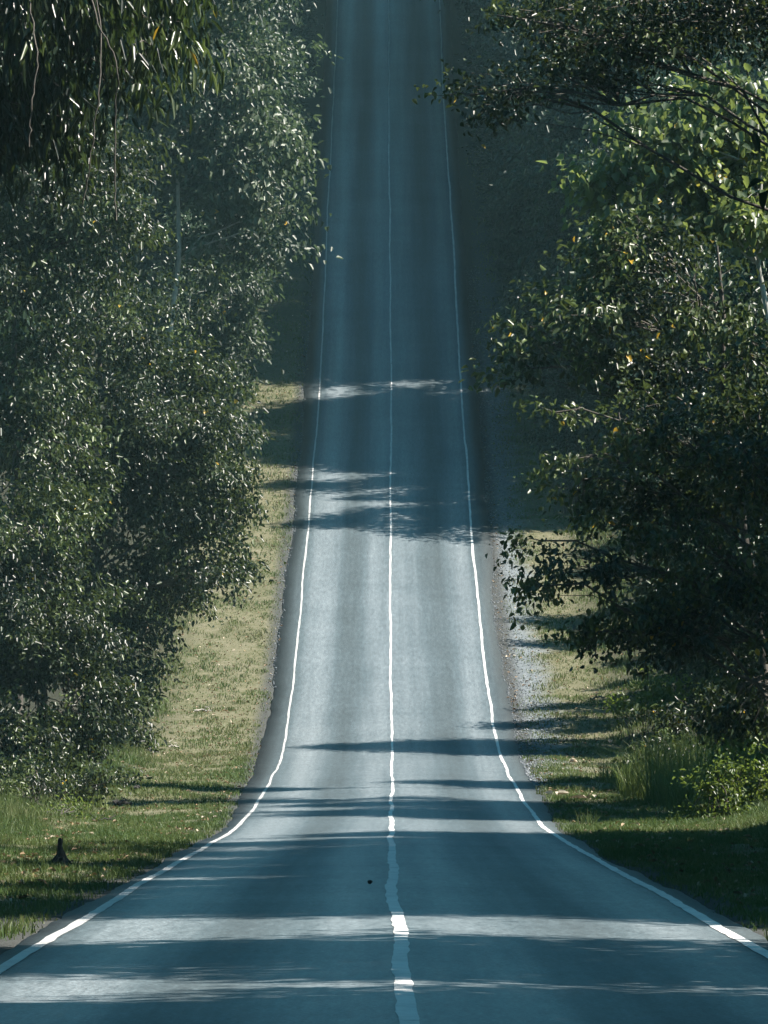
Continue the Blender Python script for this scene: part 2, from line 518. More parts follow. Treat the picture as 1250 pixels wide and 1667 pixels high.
ry = np.concatenate([np.arange(-100, 30, 4.0), np.arange(30, 460, 0.6), np.arange(460, 600, 5.0)])
lat = np.linspace(-1, 1, 17)
RL = np.where(lat[None] < 0, lat[None] * edge_l(ry)[:, None], lat[None] * edge_r(ry)[:, None])
RX = RL + road_c(ry)[:, None]
RZ = road_z(ry)[:, None] - 0.022 * np.abs(RL) + 0.006 * (vnoise(RL * 0.6 + 3, ry[:, None] * 0.15 + RL * 0) - 0.5)
RYm = np.repeat(ry[:, None], 17, 1)
top = np.stack([RX, RYm, RZ], -1)
sk = top[:, [0, -1]].copy(); sk[..., 2] -= 0.12
full = np.concatenate([sk[:, :1], top, sk[:, 1:]], 1)          # pavement with its broken edges
k = full.shape[1]
i = (np.arange(len(ry) - 1)[:, None] * k + np.arange(k - 1)[None]).ravel()
Q = np.stack([i, i + 1, i + k + 1, i + k], -1)
RU = np.concatenate([RL[:, :1], RL, RL[:, -1:]], 1)
structure(mesh_obj("road", full.reshape(-1, 3), [Q], M_road, smooth=True, uv=np.stack([RU.ravel(), np.repeat(ry, k)], -1)))

def road_strip(name, off, width, wob, seed, far=0.8, m=None):
    y = np.concatenate([np.arange(-60, 30, 2.0), np.arange(30, 150, 0.25), np.arange(150, 460, 0.6), np.arange(460, 560, 3.0)])
    r = np.random.default_rng(seed)
    c = off + wob * (vnoise(y * 0.16, y * 0 + seed) - 0.5) * 2 + 0.25 * wob * (vnoise(y * 0.7, y * 0 + seed + 5) - 0.5) * 2
    width = width * np.interp(y, [80, 170], [1.0, far])
    hl = width / 2 + 0.02 * (vnoise(y * 1.3, y * 0 + seed + 9) - 0.5) + r.normal(0, 0.0015, len(y))
    hr = width / 2 + 0.02 * (vnoise(y * 1.1, y * 0 + seed + 17) - 0.5) + r.normal(0, 0.0015, len(y))
    L = np.stack([c - hl, c, c + hr], -1)
    X = L + road_c(y)[:, None]
    Z = road_z(y)[:, None] - 0.022 * np.abs(L) + 0.006 * (vnoise(L * 0.6 + 3, y[:, None] * 0.15 + L * 0) - 0.5) + 0.006
    V = np.stack([X, np.repeat(y[:, None], 3, 1), Z], -1).reshape(-1, 3)
    i = (np.arange(len(y) - 1)[:, None] * 3 + np.arange(2)[None]).ravel()
    Q = np.stack([i, i + 1, i + 4, i + 3], -1)
    return structure(mesh_obj(name, V, [Q], m or M_paint, smooth=True, uv=np.stack([L.ravel(), np.repeat(y, 3)], -1)))
road_strip("road_centre_line", 0.02, 0.135, 0.035, 3, 0.5)
road_strip("road_edge_line", -3.25, 0.12, 0.03, 21, 0.5, M_paint_worn)
road_strip("road_edge_line", 3.25, 0.13, 0.03, 33, 0.62)

# ---------------------------------------------------------------- leaves
def leaf_geometry(c, d, nrm, ln, wd, r, fold=0.35, shape=0):
    """two folded quads per leaf."""
    s = unit(np.cross(d, nrm))
    nrm = np.cross(s, d)
    n = len(c)
    ln = ln * np.clip(r.lognormal(-0.06, 0.30, n), 0.45, 1.6)[:, None]
    wd = wd * r.uniform(0.7, 1.2, n)[:, None]
    f = nrm * wd * fold
    cur = nrm * ln * -r.uniform(0.02, 0.22, n)[:, None]
    if shape == 0:
        a, b_, wa, wb = 0.33, 0.72, 0.5, 0.36
    else:
        a, b_, wa, wb = 0.22, 0.62, 0.52, 0.44
    base = c
    l1 = c + d * ln * a + s * wd * wa + f
    l2 = c + d * ln * b_ + s * wd * wb + f * 0.7 + cur * 0.4
    tip = c + d * ln + cur
    r2 = c + d * ln * b_ - s * wd * wb + f * 0.7 + cur * 0.4
    r1 = c + d * ln * a - s * wd * wa + f
    V = np.stack([base, l1, l2, tip, r2, r1], 1).reshape(-1, 3)
    k = np.arange(n)[:, None] * 6
    Q = np.concatenate([k + np.array([[0, 1, 2, 3]]), k + np.array([[0, 3, 4, 5]])])
    return V, Q

def blob_world(bl, d):
    px, py, rx, rz, dd, rd = bl
    return at(px, py, d + dd), np.array([rx / F * (d + dd), rd, rz / F * (d + dd)])

def crown(blobs, r, ln, wd, dens, per=26, tl=0.9, spread=0.22, droop=0.35, yellow=0.004, shape=0, voids=0.25, inner=0.45, tintmu=0.42, tintsd=0.22):
    """blobs: list of (centre, radii). dens: twigs per cubic-ish metre of shell. Returns leaf mesh data and twig lists."""
    LV, LQ, LT, twigs = [], [], [], []
    off = 0
    for bi, (c, R) in enumerate(blobs):
        vol = 4.19 * R[0] * R[1] * R[2]
        n = max(8, int(dens * vol ** 0.8))
        u = unit(r.normal(0, 1, (n, 3)))
        rr = (inner + (1 - inner) * r.random(n) ** 0.6) * r.uniform(0.82, 1.12, n)
        nb = max(4, n // 13)
        bo = u[:nb] * rr[:nb, None]                       # boughs, each carrying a spray of twigs
        own = r.integers(0, nb, n)
        w_ = r.normal(0, 1, (n, 3)) * np.array([0.24, 0.24, 0.15])
        stray = r.random(n) < 0.22
        rel = np.where(stray[:, None], u * rr[:, None], bo[own] + w_)
        cc = c + rel * R
        u = unit(rel + 1e-4)
        # gaps
        nv = 4
        vc = c + unit(r.normal(0, 1, (nv, 3))) * R * 0.8
        dist = np.min(np.linalg.norm((cc[:, None] - vc[None]) / R, axis=-1), axis=1)
        keep = dist > voids * r.uniform(0.8, 1.5, n)
        cc, u, own = cc[keep], u[keep], own[keep]
        n = len(cc)
        if n == 0:
            continue
        td = unit(u * np.array([1, 1, 0.6]) + r.normal(0, 0.45, (n, 3)) + np.array([0, 0, -droop]))
        twigs.append((bi, cc, td))
        m = r.integers(int(per * 0.6), int(per * 1.4) + 1, n)
        idx = np.repeat(np.arange(n), m)
        t = r.random(len(idx)) ** 0.8
        N = len(idx)
        pos = cc[idx] + td[idx] * ((t - 0.35) * tl)[:, None] + r.normal(0, spread, (N, 3)) * np.array([1, 1, 0.7])
        ld = unit(td[idx] * 0.5 + r.normal(0, 0.6, (N, 3)) + np.array([0, 0, -droop * 1.2]))
        nm = unit(np.array([0, 0, 1.0]) + u[idx] * 0.5 + r.normal(0, 0.55, (N, 3)))
        v, q = leaf_geometry(pos, ld, nm, ln, wd, r, shape=shape)
        LV.append(v); LQ.append(q + off); off += len(v)
        ctint = np.clip(r.normal(tintmu, 0.10, n) + r.normal(0, 0.24, nb + 1)[np.resize(own, n) if len(own) != n else own], 0.0, 0.9)
        tt = np.clip(ctint[idx] + r.normal(0, tintsd * 0.6, N), 0, 0.95)
        tt = np.where(r.random(N) < yellow, 1.0, tt)
        LT.append(np.repeat(tt, 6))
    return np.concatenate(LV), np.concatenate(LQ), np.concatenate(LT), twigs

def wood(base, blobs, twigs, r, r0, topz=None, lean=(0, 0), ntw=26, sides=8, tubes=None, trunk_top=None):
    T = tubes or Tubes()
    base = np.asarray(base, float)
    cz = max(b[0][2] for b in blobs)
    mc = np.mean([b[0] for b in blobs], axis=0)
    tp = np.array([base[0] * 0.6 + mc[0] * 0.4, base[1] * 0.6 + mc[1] * 0.4, cz]) if trunk_top is None else np.asarray(trunk_top, float)
    n = 9
    pts = curve_pts(base - np.array([0, 0, 0.4]), tp, 0, n, 0.10 * r0 / 0.15, r)
    rr = r0 * (1 - 0.8 * np.linspace(0, 1, n)) * np.where(np.arange(n) == 0, 1.35, 1)
    T.add(pts, rr, sides)
    for bi, (c, R) in enumerate(blobs):
        k = np.argmin(np.abs(pts[:, 2] - (c[2] - 0.35 * np.linalg.norm((c - pts[4])[:2]) - 0.4)))
        k = min(max(k, 2), n - 1)
        a = pts[k]
        lp = curve_pts(a, c, 0.10 * np.linalg.norm(c - a), 7, 0.07 * np.linalg.norm(c - a) ** 0.5, r)
        lr = max(rr[k] * 0.42, 0.028)
        T.add(lp, np.linspace(lr, 0.022, 7), 6)
        tw = [x for x in twigs if x[0] == bi]
        if tw:
            cc, td = tw[0][1], tw[0][2]
            sel = r.permutation(len(cc))[:ntw]
            for s in sel:
                j = r.integers(3, 7)
                p = curve_pts(lp[j], cc[s] + td[s] * 0.25, 0.05, 4, 0.06, r)
                T.add(p, [0.018, 0.013, 0.009, 0.004], 3)
    return T

def tree(name, label, blobs, base, seed, lm, bm, ln, wd, dens, r0=0.16, group=None, cat="tree", trunk_top=None, ntw=26, **kw):
    r = np.random.default_rng(seed)
    LV, LQ, LT, tw = crown(blobs, r, ln, wd, dens, **kw)
    base = np.array([base[0], base[1], gz(base[0], base[1])])
    o = thing(name, label, cat, base, group)
    T = wood(base, blobs, tw, r, r0, ntw=ntw, trunk_top=trunk_top)
    T.build("trunk", bm, o, base)
    mesh_obj("crown", LV - base, [LQ], lm, o, attr=LT)
    return o

def ptree(name, label, d, base_x, blobs, seed, lm, bm, ln, wd, dens, **kw):
    B = [blob_world(b, d) for b in blobs]
    return tree(name, label, B, (base_x, d), seed, lm, bm, ln, wd, dens, **kw)

def dup(root, loc, rotz, scale, label, group):
    c = root.copy()
    COL.objects.link(c)
    c.location = loc
    c.rotation_euler = (0, 0, rotz)
    c.scale = scale
    c["label"] = label
    if group:
        c["group"] = group
    for ch in root.children:
        k = ch.copy()
        COL.objects.link(k)
        k.parent = c
    return c

# ---------------------------------------------------------------- trees by the left verge
ptree("drooping_tree", "tree with long narrow drooping glossy leaves hanging above the dark leaf wall", 86, -9.5,
      [(40, 60, 150, 130, 0, 1.6), (190, -10, 120, 110, 1, 1.6), (-60, 160, 140, 150, 0, 2.0), (100, -140, 240, 120, 0, 2.5), (-330, -60, 260, 200, 0, 2.6), (215, 75, 60, 80, 0, 0.9)],
      101, M_leaf_droop, M_bark, 0.24, 0.062, 9.0, per=30, tl=1.0, spread=0.2, droop=1.3, yellow=0.002, inner=0.2)
ptree("broadleaf_tree", "tall grey green tree with pale slender trunk leaning its rounded crown over the road edge", 240, -8.6,
      [(330, 110, 120, 110, 0, 2.8), (405, 170, 82, 100, 0, 2.4), (420, 290, 78, 85, 0, 2.2), (350, 290, 90, 80, 1, 2.6), (250, 190, 110, 110, 2, 3), (405, 70, 72, 80, 2, 2.2),
       (455, 390, 52, 32, 0, 1.4), (370, 400, 70, 50, 1, 1.8), (330, -60, 160, 90, 0, 3.2), (470, 335, 28, 40, 0, 1.0)],
      102, M_leaf_pale, M_bark_pale, 0.27, 0.175, 6.0, per=32, tl=1.2, spread=0.3, voids=0.45, tintmu=0.72, droop=0.45, yellow=0.0016, inner=0.35)
ptree("broadleaf_tree", "low pale leaved tree with foliage down to the ground behind the dark leaf wall", 252, -8.8,
      [(380, 480, 55, 60, 0, 2.0), (385, 580, 45, 70, 0, 1.8), (340, 520, 80, 90, 1, 2.4), (385, 660, 35, 50, 0, 1.4), (310, 640, 80, 80, 1, 2.2)],
      103, M_leaf_pale, M_bark_pale, 0.24, 0.15, 5.5, per=30, voids=0.4, tintmu=0.5, tl=1.0, spread=0.28, droop=0.4, yellow=0.002, inner=0.3)
ptree("broadleaf_tree", "largest dark glossy tree whose dense leaf wall overhangs the grass verge", 184, -9.0,
      [(280, 760, 105, 120, 0, 2.4), (320, 880, 85, 90, 0, 2.0), (180, 880, 150, 140, 0, 2.6), (250, 640, 100, 100, 0, 2.2), (130, 700, 150, 130, 0, 2.6), (345, 940, 55, 40, -2, 1.0),
       (240, 990, 75, 75, 0, 1.6), (180, 520, 140, 110, 1, 2.6), (80, 420, 140, 120, 2, 2.6), (60, 1000, 130, 130, 0, 2.4), (180, 1110, 65, 90, 0, 1.4), (170, 1190, 50, 70, 0, 1.1), (200, 1140, 45, 70, -2, 0.9), (140, 1235, 70, 45, 0, 1.1), (200, 1060, 60, 70, -1, 1.2), (300, 690, 60, 60, -1, 1.2),
       (375, 850, 40, 45, -1, 0.9), (280, 1035, 28, 30, -2, 0.7)],
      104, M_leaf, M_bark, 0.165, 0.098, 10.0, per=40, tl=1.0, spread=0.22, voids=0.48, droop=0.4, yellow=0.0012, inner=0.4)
ptree("broadleaf_tree", "dark shrubby tree standing in front of the leaf wall with foliage sweeping to the grass", 156, -8.7,
      [(50, 1130, 105, 90, 0, 1.8), (30, 1000, 120, 110, 0, 2.0), (130, 1150, 70, 80, 0, 1.2), (20, 1240, 80, 60, 0, 1.2), (75, 1225, 85, 55, -1, 1.2), (40, 1285, 60, 35, -2, 0.9), (110, 1040, 90, 90, 1, 1.6), (40, 860, 110, 100, 1, 2.0)],
      105, M_leaf, M_bark, 0.14, 0.082, 13.5, per=40, tl=0.85, spread=0.2, voids=0.25, droop=0.4, yellow=0.002, inner=0.4, r0=0.12)
ptree("broadleaf_tree", "tall tree with broken crown between the drooping leaves and the leaf wall", 165, -10.0,
      [(70, 330, 130, 100, 0, 2.4), (190, 370, 90, 80, 0, 2.0), (40, 480, 110, 110, 0, 2.2), (10, 620, 100, 100, 0, 2.2), (150, 230, 110, 90, 2, 2.2), (60, 720, 100, 100, 0, 2.0), (-60, 200, 150, 150, 0, 3)],
      106, M_leaf, M_bark, 0.17, 0.10, 10.0, per=36, tl=1.1, spread=0.24, voids=0.4, droop=0.5, yellow=0.001, inner=0.35)

# ---------------------------------------------------------------- trees by the right verge
ptree("overhanging_tree", "dark tree reaching a long leafy limb out across the top of the road", 104, 9.6,
      [(760, 155, 50, 34, 0, 0.9), (840, 150, 60, 36, 0, 1.1), (930, 130, 80, 34, 0, 1.2), (1010, 60, 110, 55, 0, 1.6), (1130, 30, 140, 55, 1, 1.8), (900, 18, 100, 26, 0, 1.3), (1050, -40, 170, 60, 0, 2), (1330, -60, 220, 160, 0, 3), (810, 25, 30, 16, 0, 0.5)],
      201, M_leaf, M_bark, 0.12, 0.072, 15.0, per=24, tl=0.7, spread=0.17, droop=0.25, yellow=0.004, inner=0.2)
ptree("broadleaf_tree", "big leaved yellow green tree glowing in the sun beneath the overhanging limb", 158, 10.8,
      [(1080, 260, 95, 85, 0, 1.5), (1170, 220, 80, 90, 0, 1.6), (1020, 330, 80, 70, 0, 1.3), (1150, 350, 110, 70, 0, 1.5), (1050, 210, 45, 40, 0, 0.9), (1230, 320, 60, 90, 0, 1.5), (985, 290, 40, 50, 0, 0.8), (1180, 150, 60, 50, 0, 1.2)],
      202, M_leaf_big, M_bark_pale, 0.26, 0.20, 8.0, per=18, tl=0.9, spread=0.26, droop=0.5, yellow=0.012, inner=0.3, shape=1)
ptree("broadleaf_tree", "olive green tree with a dark pointed bough hanging over the gravel shoulder", 150, 9.6,
      [(900, 560, 95, 50, 0, 1.5), (1000, 500, 110, 80, 0, 1.9), (1120, 480, 120, 90, 0, 2.1), (960, 430, 70, 55, 0, 1.4), (1080, 590, 110, 70, 0, 1.9), (1220, 540, 90, 110, 0, 2.2), (1040, 400, 90, 55, 0, 1.6), (830, 580, 40, 28, 0, 0.7)],
      203, M_leaf, M_bark, 0.19, 0.125, 7.5, per=30, tl=0.95, spread=0.22, voids=0.5, droop=0.35, yellow=0.010, inner=0.3, tintmu=0.68)
ptree("broadleaf_tree", "dark low branching tree shading the bushes with loose sprays over the verge", 141, 10.4,
      [(1010, 690, 90, 55, 0, 1.4), (1130, 740, 110, 100, 0, 1.8), (1060, 850, 120, 90, 0, 1.8), (960, 930, 85, 55, 0, 1.3), (1180, 900, 120, 120, 0, 2.0), (1010, 990, 90, 55, 0, 1.3), (1140, 1040, 110, 80, 0, 1.6), (1230, 760, 90, 140, 0, 2.0),
       (900, 672, 28, 22, 0, 0.5), (918, 752, 24, 24, 0, 0.4), (880, 880, 38, 36, 0, 0.6), (860, 955, 30, 18, 0, 0.5), (950, 780, 50, 40, 0, 0.8), (950, 1030, 30, 22, 0, 0.5), (1210, 1110, 80, 70, 2, 1.5), (1250, 1000, 70, 80, 0, 1.6)],
      204, M_leaf, M_bark, 0.165, 0.11, 8.5, per=30, tl=0.9, spread=0.21, voids=0.5, droop=0.4, yellow=0.009, inner=0.3, tintmu=0.66)

# ---------------------------------------------------------------- forest trees (first of each kind, then copies)
def generic(name, label, seed, h, rad_, lm, bm, base, ln, wd, dens, group, low=0.3, nb=9, r0=0.2):
    r = np.random.default_rng(seed)
    B = []
    b0 = np.array([base[0], base[1], gz(*base)])
    for k in range(nb):
        f = low + (1 - low) * (k + 0.5) / nb
        q = rad_ * (1.0 - 0.55 * abs(f - 0.6) / 0.5)
        a = k * 2.4 + r.uniform(-0.4, 0.4)
        rr = q * 0.55 if k < nb - 1 else 0
        B.append((b0 + np.array([math.cos(a) * rr, math.sin(a) * rr, h * f]), np.array([q * 0.62, q * 0.62, q * 0.5]) * r.uniform(0.85, 1.15)))
    return tree(name, label, B, base, seed, lm, bm, ln, wd, dens, r0=r0, group=group, per=24, tl=1.1, spread=0.3, inner=0.35, ntw=14)

G_SH = "trees of the shaded roadside forest"
SH_L = "tree of the dark forest beside the climbing road"
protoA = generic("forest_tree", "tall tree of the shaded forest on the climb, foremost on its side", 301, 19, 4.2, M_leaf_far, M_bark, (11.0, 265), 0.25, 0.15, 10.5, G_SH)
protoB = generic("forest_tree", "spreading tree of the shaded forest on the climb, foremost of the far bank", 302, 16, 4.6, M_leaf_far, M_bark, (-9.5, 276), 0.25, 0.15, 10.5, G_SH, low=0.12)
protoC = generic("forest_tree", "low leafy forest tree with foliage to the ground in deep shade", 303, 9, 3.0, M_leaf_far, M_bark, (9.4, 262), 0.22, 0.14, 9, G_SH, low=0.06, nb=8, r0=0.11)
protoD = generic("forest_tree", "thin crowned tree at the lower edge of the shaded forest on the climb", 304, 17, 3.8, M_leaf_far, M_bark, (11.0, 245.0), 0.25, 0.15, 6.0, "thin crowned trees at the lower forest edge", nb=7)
r = np.random.default_rng(77)
protos = [protoA, protoB, protoC]
def plant_copy(p, x, y, label, group, smin=0.85, smax=1.2):
    if x > 5 and 274.5 < y < 284.5 and p is not protoC:          # a gap in the forest lets sun on to the climb
        return
    s = r.uniform(smin, smax)
    return dup(p, (x, y, gz(x, y) - 0.05), r.uniform(0, 6.28), (s, s, s * r.uniform(0.92, 1.1)), label, group)

RIGHT_L = "dark tree in the shaded forest along the gravel side of the climbing road"
LEFT_L = "dark tree in the shaded forest along the grassy side of the climbing road"
for y in np.arange(287, 432, 7.0):
    plant_copy(protos[1], 13.6 + r.uniform(-1.0, 1.0), y + r.uniform(-2.5, 2.5), RIGHT_L, "forest trees along the gravel side", 1.0, 1.25)
for x, y in [(12.5, 250), (10.5, 254.5), (13.5, 258.5), (15.5, 247), (17, 253), (16, 259)]:
    plant_copy(protoD, x, y, "thin crowned tree at the lower edge of the shaded forest on the climb", "thin crowned trees at the lower forest edge", 0.9, 1.15)
for y in np.arange(352, 442, 7.0):
    plant_copy(protos[0], 7.2 + r.uniform(-0.5, 0.5), y + r.uniform(-1, 1), RIGHT_L, "forest trees along the gravel side", 1.05, 1.25)
    plant_copy(protos[0], -7.2 - r.uniform(-0.5, 0.5), y + 3 + r.uniform(-1, 1), LEFT_L, "forest trees along the grassy side", 1.05, 1.25)
dup(protoD, (13.2, 279.5, gz(13.2, 279.5)), 1.1, (0.8, 0.8, 0.95), "thin crowned tree in the sunny gap of the shaded forest", None)
for y in [266.0, 270.5]:
    plant_copy(protos[1], 13.0 + r.uniform(-1.0, 1.0), y, RIGHT_L, "forest trees along the gravel side", 0.9, 1.05)
for y in np.concatenate([[263.5, 267.5, 272.0], np.arange(283, 440, 5.5)]):
    plant_copy(protos[int(y) % 2], 18.0 + r.uniform(-1.5, 1.5), y + r.uniform(-1.5, 1.5), RIGHT_L, "forest trees along the gravel side", 1.3, 1.5)
for y in np.arange(285, 436, 6.0):
    plant_copy(protos[0], 10.5 + r.uniform(-0.8, 0.8), y, RIGHT_L, "forest trees along the gravel side", 0.9, 1.1)
for y in np.arange(263, 432, 8.0):
    plant_copy(protos[0], 9.8 + r.uniform(-0.3, 2.6), y + r.uniform(-2, 2), RIGHT_L, "forest trees along the gravel side")
    plant_copy(protos[2], 9.0 + r.uniform(-0.2, 1.5), y + 4 + r.uniform(-2, 2), RIGHT_L, "forest trees along the gravel side", 0.7, 1.1)
    plant_copy(protos[1], 17.5 + r.uniform(-1.5, 3.0), y + r.uniform(-3, 3), RIGHT_L, "forest trees along the gravel side", 1.0, 1.3)
for y in np.arange(268, 432, 8.5):
    plant_copy(protos[1], -9.9 - r.uniform(-0.2, 2.2), y + 4 + r.uniform(-2, 2), LEFT_L, "forest trees along the grassy side")
    plant_copy(protos[2], -8.8 - r.uniform(-0.2, 1.2), y + r.uniform(-2, 2), LEFT_L, "forest trees along the grassy side", 0.7, 1.1)
    plant_copy(protos[0], -16.5 - r.uniform(-1.5, 3.0), y + r.uniform(-3, 3), LEFT_L, "forest trees along the grassy side", 1.0, 1.25)
for y in np.arange(176, 262, 9.0):
    plant_copy(protos[0], -15.5 - r.uniform(-1, 2), y, "tree standing in the dark behind the leaf wall of the grassy verge", "trees behind the leaf wall")
# roadside trees that throw the bands of shade across the near road
for x, y, s in [(10.5, 34, 1.0), (10.5, 40.6, 0.95), (11.0, 50.2, 1.15), (15, 39.5, 1.1), (16, 66, 1.15), (16.5, 80, 1.15), (16.5, 97, 1.15), (11.2, 69.5, 1.1), (12.2, 77, 1.15), (13.1, 85, 1.1), (14.0, 93, 1.15), (14.3, 101, 1.1), (14.9, 109, 1.1), (15.3, 117, 1.05), (13.2, 137.5, 0.9), (13.8, 145.5, 0.88), (12.6, 161.5, 0.72), (12.0, 184, 0.8), (18, 73, 1.15), (18.5, 88, 1.15), (18.5, 104, 1.1), (19.0, 116, 1.1)]:
    dup(protos[int(x * 7) % 2], (x, y, gz(x, y) - 0.05), r.uniform(0, 6.28), (s, s, s), "roadside tree outside the picture whose shade falls on the near road", "trees shading the near road")
for y in np.arange(166, 244, 5.5):
    plant_copy(protos[2], 10.4 + r.uniform(-0.8, 3.5), y, "low dark tree in the thicket behind the dark low branching tree", "thicket trees behind the low branching tree", 0.55, 0.75)
for y in np.arange(300, 430, 5.0):
    plant_copy(protos[2], 6.9 + r.uniform(-0.6, 0.8), y, "dark bushy sapling at the foot of the shaded forest along the gravel side", "saplings along the gravel side", 0.25, 0.45)
    plant_copy(protos[2], -6.6 - r.uniform(-0.5, 0.8), y + 2, "dark bushy sapling at the foot of the shaded forest along the grassy side", "saplings along the grassy side", 0.25, 0.45)

OUT_L = "roadside tree outside the picture on the grassy side of the near road"
for x, y in [(-10.5, 40), (-10.8, 52), (-11.0, 64), (-11.6, 73), (-12.2, 86), (-12.8, 97), (-13.4, 108), (-14, 120), (-13.5, 132), (-17, 58), (-17.5, 80), (-18, 104), (-9.8, 24), (-10.5, 8), (-10, -10)]:
    s_ = r.uniform(0.95, 1.2)
    x -= 1.6
    dup(protos[int(-x * 7 + y) % 2], (x, y, gz(x, y) - 0.05), r.uniform(0, 6.28), (s_, s_, s_), OUT_L, "trees beyond the picture on the grassy side")
for x, y in [(10.2, 30), (10.5, 15), (10.8, 0), (10, -15)]:
    s_ = r.uniform(0.95, 1.2)
    dup(protos[int(x * 7 + y) % 2], (x, y, gz(x, y) - 0.05), r.uniform(0, 6.28), (s_, s_, s_), "roadside tree outside the picture whose shade falls on the near road", "trees shading the near road")

# dark undergrowth of the forest beside the climbing road
def undergrowth():
    g = np.random.default_rng(950)
    n = 2600
    y = g.uniform(252, 432, n)
    sd_ = g.choice([-1.0, 1.0], n)
    nar = np.interp(y, [252, 290, 340], [7.6, 6.6, 5.0])
    lx = nar + (12.5 - nar) * g.random(n) ** 1.5
    hgt = (0.25 + 1.3 * g.random(n) ** 2) * np.clip((lx - nar) / 1.2 + 0.35, 0.3, 1)
    m = 16
    idx = np.repeat(np.arange(n), m)
    x = sd_ * lx + road_c(y)
    c = np.stack([x, y, ground_z(x, y)], -1)[idx]
    N = len(c)
    pos = c + np.stack([g.normal(0, 0.35, N), g.normal(0, 0.35, N), hgt[idx] * g.random(N)], -1)
    d = unit(np.stack([g.normal(0, 1, N), g.normal(0, 1, N), g.normal(0.1, 0.4, N)], -1))
    nm = unit(g.normal(0, 0.5, (N, 3)) + np.array([0, 0, 1.0]))
    V, Q = leaf_geometry(pos, d, nm, 0.28, 0.15, g)
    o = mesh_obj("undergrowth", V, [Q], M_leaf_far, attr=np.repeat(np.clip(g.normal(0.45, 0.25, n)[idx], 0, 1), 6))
    o["kind"] = "stuff"
    tag(o, "dark leafy undergrowth of the forest edge on both sides of the climbing road", "undergrowth")
undergrowth()

# ---------------------------------------------------------------- bushes, tall grass
def bush(name, label, blobs, base, seed, lm, ln, wd, dens, cat="bush", **kw):
    rr = np.random.default_rng(seed)
    LV, LQ, LT, tw = crown(blobs, rr, ln, wd, dens, **kw)
    b = np.array([base[0], base[1], gz(*base)])
    o = thing(name, label, cat, b)
    T = Tubes()
    for bi, cc, td in tw:
        for s in rr.permutation(len(cc))[:10]:
            p0 = b + np.array([rr.normal(0, 0.25), rr.normal(0, 0.25), -0.1])
            T.add(curve_pts(p0, cc[s], 0.1, 5, 0.05, rr), [0.016, 0.013, 0.010, 0.007, 0.004], 4)
    T.build("stem", M_bark, o, b)
    mesh_obj("foliage", LV - b, [LQ], lm, o, attr=LT)
    return o
def pbush(name, label, d, bx, blobs, seed, lm, ln, wd, dens, **kw):
    return bush(name, label, [blob_world(b, d) for b in blobs], (bx, d), seed, lm, ln, wd, dens, **kw)

pbush("leafy_bush", "dark rounded bush with yellow lit leaves on its crown beside the lowest verge grass", 133, 7.3,
      [(1180, 1300, 75, 45, 0, 0.8), (1150, 1320, 55, 35, 0, 0.6), (1220, 1270, 50, 40, 0, 0.7)], 401, M_leaf_bush, 0.11, 0.07, 24, per=24, tl=0.45, spread=0.12, inner=0.5)
pbush("leafy_bush", "bush of broad yellow green leaves behind the dark rounded bush", 140, 8.3,
      [(1220, 1240, 60, 50, 0, 0.8), (1170, 1235, 40, 30, 0, 0.6), (1255, 1290, 40, 60, 0, 0.6)], 402, M_leaf_bush, 0.15, 0.10, 16, per=16, tl=0.5, spread=0.15, shape=1, tintmu=0.45)
pbush("leafy_bush", "shaded bush under the dark low branching tree beside the mown verge", 152, 6.9,
      [(1075, 1225, 50, 40, 0, 0.8), (1120, 1245, 50, 40, 0, 0.8)], 403, M_leaf, 0.12, 0.075, 18, per=22, tl=0.5, spread=0.15, tintmu=0.55)
pbush("leafy_bush", "large dark bush filling the space under the low branching tree behind the tall grass", 158, 9.0,
      [(1180, 1170, 80, 70, 0, 1.2), (1120, 1200, 60, 60, 0, 1.0), (1240, 1190, 60, 80, 0, 1.2), (1210, 1100, 60, 50, 1, 1.1)], 408, M_leaf, 0.15, 0.095, 15, per=22, tl=0.6, spread=0.17)
pbush("leafy_bush", "low sunlit bush in the gap between the low tree and the tall grass", 166, 7.0,
      [(1050, 1130, 45, 28, 0, 0.7), (1100, 1125, 45, 30, 0, 0.7), (1010, 1150, 30, 22, 0, 0.5)], 404, M_leaf_bush, 0.13, 0.085, 18, per=22, tl=0.5, spread=0.15)
pbush("leafy_bush", "shrub of small shiny leaves at the foot of the front leaf wall", 138, -8.2,
      [(15, 1300, 45, 45, 0, 0.7), (60, 1290, 45, 40, 1, 0.7), (-20, 1250, 50, 60, 0, 0.7)], 405, M_leaf, 0.10, 0.06, 26, per=26, tl=0.4, spread=0.12, tintmu=0.55)
pbush("leafy_bush", "broad low shrub at the front leaf wall behind the yellow green weeds", 146, -7.8,
      [(100, 1265, 70, 45, 0, 0.9), (40, 1255, 60, 55, 0, 0.9), (165, 1262, 40, 28, 0, 0.6)], 409, M_leaf, 0.12, 0.07, 22, per=26, tl=0.5, spread=0.14, tintmu=0.55)
pbush("leafy_bush", "soft yellow green weeds in sun before the leaf wall", 134, -7.4,
      [(30, 1345, 45, 22, 0, 0.7), (90, 1330, 40, 22, 1, 0.7), (130, 1318, 28, 18, 2, 0.5)], 406, M_leaf_bush, 0.10, 0.045, 26, per=20, tl=0.4, spread=0.12, droop=-0.6, tintmu=0.7)
pbush("leafy_bush", "dim bushes under the forest trees above the gravel shoulder", 248, 7.7,
      [(930, 700, 60, 40, 0, 1.0), (960, 650, 60, 50, 1, 1.0), (905, 740, 30, 24, -1, 0.6)], 407, M_leaf_far, 0.16, 0.10, 14, per=22, tl=0.5, spread=0.16)

